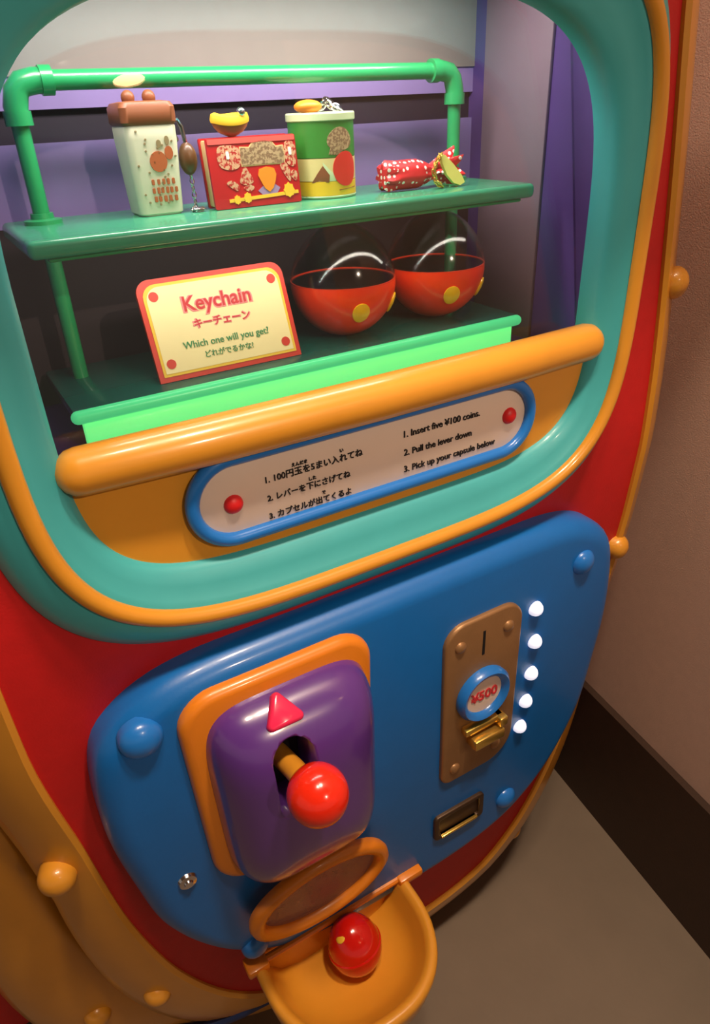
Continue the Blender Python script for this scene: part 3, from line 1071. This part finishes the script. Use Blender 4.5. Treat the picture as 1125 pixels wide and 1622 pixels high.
mk('emblem', patch(o([(0.52, 0.44), (0.55, 0.34), (0.58, 0.25), (0.63, 0.19), (0.68, 0.25), (0.71, 0.34), (0.73, 0.44), (0.71, 0.53), (0.63, 0.56), (0.54, 0.53)]), bface, 0.0016), 'orange_print', X)
mk('emblem_backing', patch(o([(0.50, 0.22), (0.55, 0.15), (0.63, 0.12), (0.71, 0.15), (0.76, 0.24), (0.70, 0.30), (0.56, 0.28)]), bface, 0.0006), 'lilac_print', X)
mk('ribbon', patch(o([(0.16, 0.085), (0.97, 0.13), (0.97, 0.18), (0.16, 0.135)]), bface, 0.001), 'gold_print', X)
for a, b, r in ((0.25, 0.12, 0.006), (0.37, 0.135, 0.007), (0.86, 0.19, 0.0098)):
    mk('rosette', patch([(0.463 + a * 0.166 + r * (1 + 0.12 * cos(8 * t * pi / 12)) * cos(t * pi / 12), bz + b * 0.109 + r * 1.15 * (1 + 0.12 * cos(8 * t * pi / 12)) * sin(t * pi / 12)) for t in range(24)], bface, 0.0016), 'gold_print', X)
for pts in ([(0.11, 0.62), (0.24, 0.55), (0.34, 0.62), (0.33, 0.86), (0.12, 0.88)], [(0.87, 0.88), (0.87, 0.60), (0.97, 0.55), (0.98, 0.86)],
            [(0.31, 0.36), (0.38, 0.32), (0.46, 0.36), (0.44, 0.46), (0.38, 0.58), (0.33, 0.46)], [(0.16, 0.36), (0.26, 0.25), (0.29, 0.32), (0.22, 0.40)],
            [(0.79, 0.56), (0.84, 0.40), (0.89, 0.32), (0.90, 0.48), (0.85, 0.60)], [(0.90, 0.40), (0.96, 0.32), (0.98, 0.44), (0.93, 0.48)],
            [(0.34, 0.28), (0.40, 0.22), (0.46, 0.27), (0.42, 0.32)]):
    mk('ornament', patch(blob(o(pts)), bface, 0.0009), 'tan_print', X)
for a in (0.21, 0.92):
    mk('white_tag', patch(rrect(0.463 + a * 0.166, bz + 0.76 * 0.109, 0.0028, 0.006, 0.002, 3), bface, 0.0016), 'white_plastic', X)

Y_ = thing('keychain_charm', 'yellow and brown boat shaped charm lying on top of the red box', 'keychain', (0.515, 0.28, SZ + 0.11))
bo = []
for k, (hh2, wd, zz) in enumerate(((0.010, 0.006, 0.110), (0.022, 0.010, 0.114), (0.030, 0.013, 0.122), (0.034, 0.014, 0.130))):
    bo.append([(0.516 + hh2 * cos(2 * pi * i / 24), 0.283 + wd * sin(2 * pi * i / 24), SZ + zz + 0.004 * abs(cos(2 * pi * i / 24)) ** 2) for i in range(24)])
mk('hull', loft(bo), 'brown', Y_)
bo2 = [[(0.516 + a_ * cos(2 * pi * i / 24), 0.283 + b_ * sin(2 * pi * i / 24), SZ + zz + 0.006 * abs(cos(2 * pi * i / 24)) ** 2) for i in range(24)]
       for a_, b_, zz in ((0.0345, 0.0145, 0.127), (0.0355, 0.0155, 0.132), (0.033, 0.013, 0.140), (0.026, 0.009, 0.142))]
mk('top', loft(bo2), 'gold_print', Y_)
mk('bead', ball((0.535, 0.276, SZ + 0.147), 0.0075, 14, 8), 'chrome', Y_)

# can
N_ = thing('tin_can', 'green and cream tin can with red tomato print on the upper shelf', 'can', (0.702, 0.31, SZ))
ccx, ccy, ccr = 0.702, 0.306, 0.061
def band(z0, z1, r=ccr, e=0.0):
    return lathe([(r - 0.004, z0), (r, z0 + 0.0006), (r, z1 - 0.0006), (r - 0.004, z1)], (ccx, ccy, SZ), seg=40)
mk('bottom_rim', lathe([(0.052, 0.0), (0.060, 0.001), (0.0615, 0.004), (0.060, 0.006), (0.05, 0.006)], (ccx, ccy, SZ), seg=40), 'can_lid', N_)
mk('yellow_band', band(0.005, 0.030), 'can_yellow', N_)
mk('cream_band', band(0.030, 0.068), 'can_cream', N_)
mk('green_band', band(0.068, 0.128), 'can_green', N_)
mk('lid', lathe([(0.05, 0.126), (0.0605, 0.126), (0.0635, 0.128), (0.0635, 0.138), (0.0615, 0.1405), (0.058, 0.138), (0.0, 0.138)], (ccx, ccy, SZ), seg=40), 'can_lid', N_)
def wrap(ol, t=0.001):
    """outline in (arc length, height) wrapped on the can, 0 = facing -y"""
    def q(x, z, r):
        a = x / ccr
        return (ccx + r * sin(a), ccy - r * cos(a), SZ + z)
    mx_, mz_ = sum(p[0] for p in ol) / len(ol), sum(p[1] for p in ol) / len(ol)
    lp = [[q(x, z, ccr - 0.001) for x, z in ol]]
    for k in (1.0, 0.75, 0.5, 0.25, 0.01):
        lp.append([q(mx_ + (x - mx_) * k, mz_ + (z - mz_) * k, ccr + t) for x, z in ol])
    return loft(lp)
mk('tomato_print', wrap([(0.016 + 0.0275 * cos(t * pi / 12), 0.049 + 0.029 * sin(t * pi / 12)) for t in range(24)], 0.0013), 'tomato', N_)
mk('brown_print', wrap([(0.006 + 0.026 * cos(t * pi / 12) * (1 - 0.2 * sin(t * pi / 12)), 0.098 + 0.019 * sin(t * pi / 12)) for t in range(24)]), 'tan_dark', N_)
mk('brown_print', wrap([(-0.018, 0.074), (-0.002, 0.072), (0.010, 0.078), (0.006, 0.094), (-0.012, 0.09)]), 'tan_dark', N_)
mk('hill_print', wrap([(-0.052, 0.028), (-0.02, 0.028), (-0.018, 0.040), (-0.030, 0.056), (-0.040, 0.044)]), 'brown', N_)
mk('hill_print', wrap([(-0.024, 0.030), (-0.006, 0.030), (-0.010, 0.042), (-0.030, 0.062)], 0.0006), 'can_lid', N_)
mk('print_line', wrap([(0.0, 0.0135), (0.045, 0.016), (0.045, 0.0175), (0.0, 0.015)], 0.0008), 'brown', N_)
O_ = thing('keychain_charm', 'flat orange charm with a silver chain lying on top of the can', 'keychain', (0.68, 0.29, SZ + 0.14))
mk('orange_disc', ball((0.668, 0.286, SZ + 0.150), 0.026, 24, 12, (1.0, 0.85, 0.42)), 'orange_print', O_)
mk('chain', chain([(0.690, 0.284, SZ + 0.146), (0.703, 0.280, SZ + 0.157), (0.712, 0.278, SZ + 0.150), (0.724, 0.274, SZ + 0.144)], 9, 0.0065), 'chrome', O_)

# candy shaped pouch
G = thing('candy_pouch', 'red polka dot candy shaped pouch at the right end of the upper shelf', 'pouch', (0.9, 0.27, SZ))
loops = []
for k, (px, r0, fl) in enumerate(((0.806, 0.019, 0.28), (0.812, 0.024, 0.22), (0.835, 0.0255, 0.05), (0.86, 0.026, 0.03), (0.885, 0.0255, 0.04), (0.905, 0.019, 0.08), (0.918, 0.013, 0.15),
                                  (0.930, 0.016, 0.2), (0.950, 0.024, 0.26), (0.972, 0.032, 0.30), (0.974, 0.029, 0.30))):
    lp = []
    for i in range(28):
        a = 2 * pi * i / 28
        r_ = r0 * (1 + fl * cos(7 * a + 0.4) * (1 if k != 2 else .6))
        lp.append((px + (0.006 * cos(7 * a) if k > 8 else 0), 0.262 + r_ * sin(a), max(SZ + 0.001, SZ + 0.027 + (0.004 if k > 6 else 0) + r_ * cos(a))))
    loops.append(lp)
mk('wrapper', loft(loops), 'polka', G, ang=50)
L_ = thing('keychain_charm', 'pale yellow leaf shaped charm leaning on the red polka dot pouch', 'keychain', (0.945, 0.235, SZ))
lf2 = [(0.918, 0.062), (0.930, 0.058), (0.950, 0.040), (0.968, 0.020), (0.975, 0.006), (0.962, 0.001), (0.946, 0.006), (0.930, 0.022), (0.920, 0.044)][::-1]
mk('leaf', loft([[(x, 0.224 + z * 0.15, SZ + z + 0.001) for x, z in lf2], [(x, 0.217 + z * 0.15, SZ + z + 0.001) for x, z in inset(lf2, 0.001)]]), 'leaf_yellow', L_)
mk('chain', chain([(0.918, 0.226, SZ + 0.058), (0.906, 0.224, SZ + 0.046), (0.900, 0.222, SZ + 0.03), (0.905, 0.220, SZ + 0.012), (0.914, 0.218, SZ + 0.006)], 11, 0.005), 'brass', L_)

# ---- egg capsule in the tray
E = thing('egg_capsule', 'glossy red egg shaped capsule lying in the yellow tray', 'capsule', (0.465, -0.10, -1.905))
ec = Vector((0.444, -0.105, -1.828))
ax = Vector((-0.10, 0.30, 1.0)).normalized()
V, F = lathe([(0.067 * sin(pi * i / 20) * (1 + 0.12 * cos(pi * i / 20)), -0.078 * cos(pi * i / 20)) for i in range(21)], tuple(ec), tuple(ax), 32)
mk('shell', (V, F), 'egg_red', E, ang=60)
mk('seam', lathe([(0.0670, -0.006), (0.0695, -0.003), (0.0695, 0.003), (0.0670, 0.006)], tuple(ec - ax * 0.004), tuple(ax), 32), 'egg_red', E)
mk('yellow_glint', dome(tuple(ec + Vector((-0.036, 0.0, 0.058))), (-0.55, 0.1, 0.8), 0.014, 0.004, 14), 'gold_print', E)  # yellow reflection on the shell, put in as a small coloured dome
